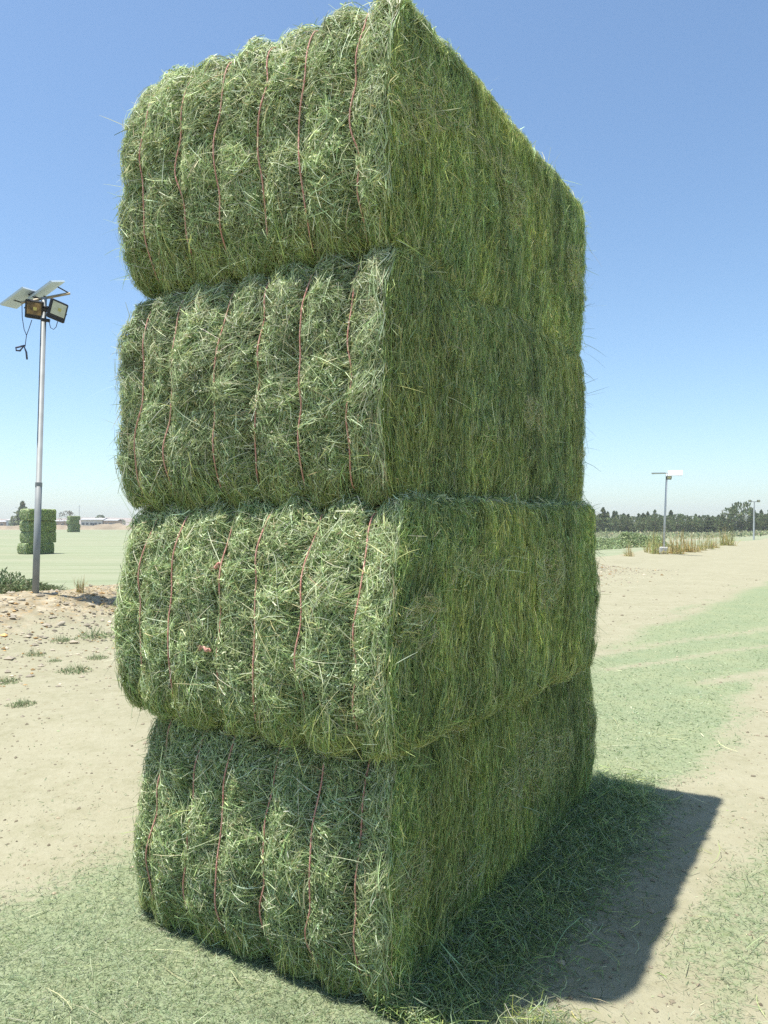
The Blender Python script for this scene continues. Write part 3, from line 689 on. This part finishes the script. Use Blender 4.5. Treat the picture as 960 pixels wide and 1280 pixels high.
# trees
PAL_TREE = [((.12, .17, .075), 4), ((.17, .22, .10), 4), ((.24, .28, .14), 2), ((.30, .28, .16), 1)]
def tree_meshes(seed, H, R, kind, n=900, leaf=.32, pal=PAL_TREE):
    rr = np.random.default_rng(seed)
    t = rr.uniform(.06, 1, n) ** (.9 if kind == 'conifer' else .7)
    if kind == 'conifer': prof = (1 - t) ** .75 * (.75 + .25 * np.sin(t * 40 + rr.uniform(0, 6))) + .03
    else: prof = np.sqrt(np.clip(1 - ((t - .58) / .46) ** 2, 0, 1)) * (1 + .0 * t)
    th = rr.uniform(0, 6.3, n); rad_ = R * prof * (rr.uniform(.25, 1, n) ** .5)
    lump = 1 + .4 * vnoise(np.stack([np.cos(th) * 1.6, np.sin(th) * 1.6, t * (7 if kind == 'conifer' else 4)], -1), seed)
    P = np.stack([np.cos(th) * rad_ * lump, np.sin(th) * rad_ * lump, t * H], -1)
    keep = vnoise(P * (2.2 / R), seed + 4) > -.38; P = P[keep]; n = len(P)
    cl = pick(rr, n, pal) * (1 + .35 * vnoise(P * (1.8 / R), seed + 6))[:, None]
    out = nrm(P - np.array([0, 0, H * .45])); d = nrm(out + rr.normal(0, .5, (n, 3)) + np.array([0, 0, .35])); L_ = leaf * rr.uniform(.6, 1.5, n); tt = np.linspace(0, 1, 3)
    a = Acc(); a.add(*ribbons(P[:, None] + d[:, None] * (L_[:, None] * tt)[..., None], nrm(rr.normal(0, 1, (n, 3))), L_ * .42, rr.normal(0, 1, n), cl, taper=(.5, 1, .25)))
    crown = a.mesh('crown', M_leaf)
    tb = MB(); tb.tube([(0, 0, -.1), (.02 * H, 0, H * .4), (0, .01 * H, H * .9)], [H * .028, H * .018, H * .004], 7)
    for k in range(7):
        z = H * rr.uniform(.25, .75); an = rr.uniform(0, 6.3); l = R * rr.uniform(.4, .8); tb.tube([(0, 0, z), (l * .5 * math.cos(an), l * .5 * math.sin(an), z + l * .3), (l * math.cos(an), l * math.sin(an), z + l * .5)], [H * .01, H * .006, H * .003], 5)
    me = bpy.data.meshes.new('trunk'); me.from_pydata([tuple(q) for q in np.concatenate(tb.v)], [], tb.f); me.materials.append(M_bark)
    return crown, me
def place_tree(name, ms, x, y, sc, lab, cat='tree', group=None, rz=0, zs=1.0):
    root = empty(name, (x, y, float(height(x, y)) - .05), (0, 0, rz)); root.scale = (sc, sc, sc * zs); tag(root, lab, cat, group)
    link('trunk', ms[1], root); link('crown', ms[0], root); return root
con = [tree_meshes(200 + k, 5.2, (1.5, 2.1, 1.7, 2.4)[k], 'conifer', 2600, .34) for k in range(4)]
broad = [tree_meshes(220 + k, 6.0, 2.4, 'broad', 1500, .4) for k in range(3)]
bare = tree_meshes(240, 6.0, 3.0, 'broad', 420, .45, [((.19, .17, .13), 3), ((.15, .15, .10), 2)])
rr = np.random.default_rng(82)
d0 = 190
k = 0
for px in np.arange(640, 1075, 6.0):
    dd = d0 + rr.normal(0, 4); x = (px + rr.normal(0, 1.5) - 480) / 960 * dd
    sc = rr.uniform(.72, 1.06) * (1.0 if px > 735 else .95)
    if 915 < px < 940: continue
    if 830 < px < 836: sc *= .9
    place_tree('conifer_tree', con[k % 4], x, dd, sc, 'dark green conifer in the long dense tree row beyond the right field', 'tree', 'conifers of the far tree row', rr.uniform(0, 6.3), rr.uniform(.8, 1.18)); k += 1
for px in np.arange(640, 1070, 9.0):
    dd = d0 - 6 + rr.normal(0, 2); x = (px - 480) / 960 * dd
    place_tree('bushy_tree', broad[k % 3], x, dd, rr.uniform(.45, .78), 'lower bushy green tree filling the front of the far tree row', 'tree', 'bushy trees of the far tree row', rr.uniform(0, 6.3)); k += 1
for px, sc, lab in ((927, 1.22, 'tallest rounded tree rising above the far conifer row'), (912, 1.0, 'pointed bushy tree just left of the tallest rounded tree'), (936, .95, 'rounded tree just right of the tallest tree in the far row'), (948, .8, 'brownish bushy tree behind the far double armed lamp')):
    place_tree('broad_tree', broad[int(px) % 3], (px - 480) / 960 * 184, 184, sc, lab, rz=px)
# undergrowth strip in front of the row and windrows of cut hay
def hedge_stuff(name, lab, cat, px0, px1, d, dw, h0, n, leaf, pal, seed):
    rr = np.random.default_rng(seed); dd = d + rr.normal(0, dw, n); x = (rr.uniform(px0, px1, n) - 480) / 960 * dd
    hh = h0 * (.6 + .5 * n2(x * .35, dd * .35, seed)) * rr.uniform(0, 1, n) ** .7
    P = np.stack([x, dd, height(x, dd) + np.maximum(hh, 0) * np.exp(-((dd - d) / (dw * 1.4)) ** 2)], -1); dr = nrm(rr.normal(0, 1, (n, 3)) + np.array([0, 0, .8])); L_ = leaf * rr.uniform(.6, 1.5, n); tt = np.linspace(0, 1, 3)
    a = Acc(); a.add(*ribbons(P[:, None] + dr[:, None] * (L_[:, None] * tt)[..., None], nrm(rr.normal(0, 1, (n, 3))), L_ * .5, rr.normal(0, 1, n), pick(rr, n, pal), taper=(.5, 1, .25)))
    tag(link(name, a.mesh(name, M_leaf)), lab, cat, kind='stuff')
hedge_stuff('undergrowth', 'low green undergrowth in front of the far tree row', 'undergrowth', 620, 1080, 150, 14, 1.0, 9000, .4, [((.25, .29, .15), 3), ((.33, .35, .20), 3), ((.42, .39, .24), 2)], 83)
def windrow(px, py, lx, hz_, lab, seed):
    x, y, z = on_ground(px, py); rr = np.random.default_rng(seed); n = 9000; a = Acc()
    u = rr.uniform(-1, 1, n); v = rr.normal(0, .45, n); prof = (1 - u * u) ** .6 * np.exp(-v * v * 1.5) * (1 + .35 * vnoise(np.stack([u * 4, v * 2, 0 * u], -1), seed))
    P = np.stack([u * lx, v * 1.3, prof * hz_ * rr.uniform(.3, 1, n) ** .4], -1); dr = nrm(rr.normal(0, 1, (n, 3)) + np.array([.6, 0, .2])); L_ = rr.uniform(.08, .26, n); tt = np.linspace(-.5, .5, 3)
    a.add(*ribbons(P[:, None] + dr[:, None] * (L_[:, None] * tt)[..., None], nrm(rr.normal(0, .5, (n, 3)) + np.array([0, 0, 1])), L_ * .35, rr.normal(0, .6, n), pick(rr, n, [((.32, .40, .20), 3), ((.40, .46, .25), 3), ((.24, .31, .14), 2)]), taper=(.6, 1, .4)))
    tag(link('hay_heap', a.mesh('hay_heap', M_hay), loc=(x, y, z)), lab, 'hay heap', 'heaps of cut hay beyond the track')
windrow(797, 684, 2.3, 1.05, 'taller pointed heap of cut green hay beyond the track', 84)
windrow(768, 685, 2.6, .8, 'long low heap of cut green hay nearer the stack', 85)
windrow(745, 687, 1.8, .75, 'heap of cut green hay touching the stack outline', 86)
windrow(718, 686, 2.0, .8, 'heap of cut green hay hidden behind the stack edge', 87)

# left horizon: trees, buildings, earth bank, mast, hills
place_tree('dark_tree', con[1], (28 - 480) / 960 * 262, 262, 1.75, 'dark narrow tree rising just above the far stack of bales')
place_tree('bushy_tree', broad[1], (19 - 480) / 960 * 262, 262, .75, 'rounded dark bush tree left of the far stack')
place_tree('bare_tree', bare, (84 - 480) / 960 * 268, 268, 1.02, 'thin greyish half bare tree above the most distant stack')
for px, sc, lab in ((107, .55, 'small dark tree behind the left end of the long white building'), (126, .9, 'larger tree behind the middle of the long white building'), (141, .62, 'small tree behind the right end of the long white building'), (152, .6, 'small tree almost touching the stack at the left horizon')):
    place_tree('broad_tree', broad[px % 3], (px - 480) / 960 * 325, 325, sc, lab, rz=px)
def at(px, d): return (px - 480) / 960 * d
def building(name, lab, px0, px1, d, h, dep, wall, roofm, rise, wins, door=None):
    x0, x1 = at(px0, d), at(px1, d); wd = x1 - x0; z0 = float(height((x0 + x1) / 2, d)) - .1
    root = empty(name, ((x0 + x1) / 2, d, z0)); tag(root, lab, 'building')
    MB().box((0, dep / 2, h / 2), (wd, dep, h)).build('wall', wall, root)
    o_ = .35; V = [(-wd / 2 - o_, -o_, h), (wd / 2 + o_, -o_, h), (wd / 2 + o_, dep + o_, h), (-wd / 2 - o_, dep + o_, h), (-wd / 2 - o_, dep / 2, h + rise), (wd / 2 + o_, dep / 2, h + rise)]
    V += [(a_, b2, c_ + .18) for a_, b2, c_ in V]
    m2 = MB(); m2.add(V, [(0, 1, 5, 4), (2, 3, 4, 5), (6, 10, 11, 7), (8, 11, 10, 9), (0, 6, 7, 1), (2, 8, 9, 3), (1, 7, 11, 5), (5, 11, 8, 2), (3, 9, 10, 4), (4, 10, 6, 0)]); m2.build('roof', roofm, root)
    for fx in wins:
        wdw = MB().box((fx * wd, -.05, h * .58), (1.1, .1, 1.0)).build('window', M_wall_w, root)
        MB().box((0, 0, 0), (.9, .06, .8)).build('pane', M_glass, wdw, loc=(fx * wd, -.09, h * .58))
    if door is not None: MB().box((door * wd, -.04, 1.05), (1.2, .1, 2.1)).build('door', M_dark, root)
    return root
building('long_building', 'long low white building under a pale roof on the left horizon', 101, 128, 296, 3.4, 7, M_wall_w, M_roof, .7, (-.38, -.2, 0, .2, .38), .1)
building('tan_building', 'tan walled building joined right of the long white building', 129.5, 146, 296, 3.1, 6, M_wall_t, M_roof, .6, (-.3, .05, .33))
building('shed', 'small pale bluish shed on the horizon at the far left', 8, 22, 290, 3.2, 5, M_shed, M_roof, .5, (-.2,), .25)
building('hut', 'low brown hut at the left picture edge beside the pale shed', -6, 6, 300, 2.6, 5, M_wall_t, M_roof, .5, (.2,), -.2)
building('low_house', 'plain tan house hidden between the two stacks on the left horizon', 66, 82, 305, 2.9, 6, M_wall_t, M_roof, .4, (-.2, .25))
x = at(99, 285); z = float(height(x, 285)); mr = empty('mast', (x, 285, z)); tag(mr, 'thin grey mast standing over the most distant stack', 'mast')
MB().tube([(0, 0, 0), (0, 0, 9)], [.11, .05], 8).build('pole', M_galv, mr); MB().box((0, 0, 8.2), (1.2, .06, .06)).build('crossarm', M_galv, mr)
# earth bank
px_ = np.linspace(-60, 470, 140); cross = np.array([(-5, 0), (-2.6, .9), (-1.2, 1.0), (0, 1.0), (1.5, .9), (5, 0)])
V = []
for i, px in enumerate(px_):
    d = 255; x = at(px, d); hb = 2.7 * (.75 + .5 * n2(np.array([x * .08]), np.array([.3]), 44)[0] + .2 * n2(np.array([x * .5]), np.array([.9]), 45)[0])
    for cy, cz in cross: V.append((x, d + cy * 1.1, float(height(x, d)) - .1 + max(cz * hb, 0)))
i = np.arange(140 * 6).reshape(140, 6); F = np.stack([i[:-1, :-1], i[1:, :-1], i[1:, 1:], i[:-1, 1:]], -1).reshape(-1, 4)
M_bank = plain('bank_earth', (.30, .245, .165), .95, 0, .15, .35, .3)
tag(link('earth_bank', np_mesh('earth_bank', np.array(V), F, None, True, M_bank)), 'low brown earth bank at the far edge of the left field', 'bank', kind='structure')
# hills
u = np.linspace(-1150, 900, 160); hz_ = 17 * (.75 + .35 * n2(u * .004, 0 * u, 51) + .2 * n2(u * .013, 0 * u, 52)) * (.45 + .55 * sst(200, -350, u))
V = np.concatenate([np.stack([u, np.full_like(u, 1090 + 100 * q), np.maximum(hz_ * [0, .55, 1, .6, 0][j] * (1 + .1 * n2(u * .02, 0 * u + j, 53)), -.0) - .5], -1) for j, q in enumerate((0, .5, 1, 1.5, 2.2))])
i = np.arange(800).reshape(5, 160); F = np.stack([i[:-1, :-1], i[:-1, 1:], i[1:, 1:], i[1:, :-1]], -1).reshape(-1, 4)
M_hill = plain('hill_earth', (.33, .26, .20), .95, 0, .12, .02)
tag(link('hills', np_mesh('hills', V, F, None, True, M_hill)), 'faint low dusty hills on the horizon', 'hills', kind='structure')

# ------------------------------------------------------------------ solar lamps
def quad_panel(c, a, b_, th, parent, name='solar_panel', cell=None):
    c, a, b_ = (np.array(q, float) for q in (c, a, b_)); n = nrm(np.cross(a, b_)); n = n if n[2] > 0 else -n
    def slab(m_, k, t0, t1):
        V = [c + sa * a * k / 2 + sb * b_ * k / 2 + n * tt for tt in (t0, t1) for sa, sb in ((-1, -1), (1, -1), (1, 1), (-1, 1))]
        m_.add(V, [(3, 2, 1, 0), (4, 5, 6, 7), (0, 1, 5, 4), (1, 2, 6, 5), (2, 3, 7, 6), (3, 0, 4, 7)]); return m_
    o = slab(MB(), 1.0, -th, 0).build(name, M_backsheet, parent); slab(MB(), .94, .002, .006).build('solar_cells', cell or M_cell, o); return o
def floodlight(c, facing, parent, w_=.36, h_=.28, lens=M_lens, roll=0.0):
    f = nrm(np.array(facing, float)); up = np.array([0, 0, 1.0]); rt = nrm(np.cross(f, up)); up = np.cross(rt, f)
    rt, up = rt * math.cos(roll) + up * math.sin(roll), up * math.cos(roll) - rt * math.sin(roll)
    R = np.stack([rt, f, up], 1)
    m_ = MB().box(c, (w_, .05, h_), R, .012)
    for k in range(7): m_.box(np.array(c) - f * .045 + rt * (k - 3) * w_ * .12, (.012, .045, h_ * .8), R)
    o = m_.build('floodlight', M_black, parent)
    MB().box(np.array(c) + f * .027 + up * .02, (w_ * .78, .006, h_ * .66), R).build('lens', lens, o)
    MB().box(np.array(c) + f * .031 + up * .02 - rt * w_ * .05, (.05, .004, .05), R).build('led_chip', plain('led_chip', (.55, .50, .15), .5), o)
    MB().tube([np.array(c) - rt * w_ * .53, np.array(c) - rt * w_ * .53 - f * .1, np.array(c) - f * .14, np.array(c) + rt * w_ * .53 - f * .1, np.array(c) + rt * w_ * .53], .01, 6).build('yoke', M_black, o)
    return o
# near lamp: frame is (right, away, up) of the line of sight so directions below are plain
x, y, z = on_ground(45, 741)
D0 = y; yaw = math.atan2(-x, y)
root = empty('solar_lamp', (x, y, z - .05), (0, rad(1.15), yaw)); tag(root, 'solar lamp on a grey steel pole with two panels and a dangling cable', 'street lamp')
u = D0 / 960      # metres per photo pixel at the lamp
def loc(px, py, dy=0.0):                 # offset from the lamp foot
    return np.array([(px - 45 - (740 - py) * .0205) * u * math.cos(yaw), dy, (741 - py) * u])
Hp = (741 - 366) * u
MB().tube([(0, 0, -.25), (0, 0, Hp * .37), (0, 0, Hp * .3701), (0, 0, Hp)], [.052, .050, .044, .042], 14).build('pole', M_galv, root, smooth=True)
MB().tube([(0, 0, Hp * .365), (0, 0, Hp * .378)], .0535, 14).build('pole_joint', M_galv, root)
MB().tube([loc(24, 377, -.05), loc(86, 354, .10)], .022, 4).build('crossbar', M_rust, root)
for (pc, a_, b2) in ((loc(21, 367, .12), (.22, .33, .055), (.32, -.24, .25)), (loc(55, 352, .12), (.20, .30, .12), (.33, -.20, .27))):
    quad_panel(pc, a_, b2, .03, root)
for p, q in ((loc(15, 374, .0), loc(25, 377, -.05)), (loc(70, 349, .05), loc(85, 354, .1)), (loc(32, 362, .1), loc(44, 369, 0)), (loc(52, 362, .1), loc(60, 365, .05)), (loc(40, 364, .1), loc(50, 368, .02))):
    MB().tube([p, q], .011, 5).build('mount_strut', M_rust if q[0] > .5 else M_black, root)
floodlight(loc(69.5, 383, -.12), (.45, -.85, -.12), root, .30, .31, M_lens, rad(9))
floodlight(loc(40.5, 383, -.02), (-.15, -.9, -.45), root, .27, .29, M_amber, rad(5))
MB().tube([loc(47, 381), loc(57, 381, -.05)], .05, 8).build('bracket', M_black, root); MB().tube([loc(50, 395, -.05), loc(60, 396, -.08)], .028, 8).build('bracket', M_black, root)
cb = MB(); cb.tube([loc(25, 377, -.05), loc(25.5, 395, -.05), loc(28, 410, -.05), loc(31, 417, -.05), loc(29.5, 430, -.05)], .006, 5); cb.tube([loc(37.5, 396), loc(34, 408, -.03), loc(31, 417, -.05)], .006, 5)
cb.tube([loc(29.5, 430, -.05), loc(24, 432, -.07), loc(18, 434, -.06), loc(18.5, 437, -.04), loc(23, 437, -.04), loc(28, 431, -.05), loc(31, 438, -.05), loc(32, 447, -.05)], .015, 6)
cb.tube([loc(59, 396, -.05), loc(61, 404, -.05), loc(65, 406, -.06), loc(68, 403, -.08), loc(70, 396, -.1)], .006, 5)
cb.build('cable', M_cable, root, smooth=True)

# far lamp to the right of the stack
x, y, z = on_ground(829, 692); root = empty('solar_lamp', (x, y, z), (0, rad(2.6), math.atan2(-x, y))); tag(root, 'slim solar lamp with a bright white panel standing by the reeds right of the stack', 'street lamp')
u2 = y / 960 / math.cos(math.atan2(-x, y)); Hp = 94 * u2
MB().tube([(0, 0, -.1), (0, 0, Hp)], [.062, .048], 10).build('pole', M_pale_pole, root, smooth=True)
MB().box((0, 0, .16), (.42, .42, .4), None, .04).build('footing', M_conc, root)
MB().tube([(-.75, 0, Hp - .02), (.75, 0, Hp + .06)], .03, 5).build('crossbar', M_galv, root)
quad_panel((.42, -.02, Hp + .05), (.74, 0, .03), (.0, .36, .30), .03, root, cell=M_pale_glass); 
quad_panel((-.42, 0, Hp + .03), (.72, .0, .03), (0, .6, .0), .03, root)
o = floodlight((.12, -.1, Hp - .22), (.2, -1, -.4), root, .26, .2)
# far double-armed lamp at the right
d = 82; x = at(942, d); z = float(height(x, d)); root = empty('double_lamp', (x, d, z), (0, rad(1), math.atan2(-x, d))); tag(root, 'small far lamp post with two arms in front of the conifers at the right edge', 'street lamp')
Hp = 4.1
MB().tube([(0, 0, -.1), (0, 0, Hp)], [.09, .07], 8).build('pole', M_pale_pole, root); MB().tube([(-.42, 0, Hp), (.42, 0, Hp)], .035, 6).build('crossbar', M_galv, root)
for sg in (-1, 1): floodlight((sg * .42, -.05, Hp + .06), (sg * .3, -1, -.3), root, .3, .24)
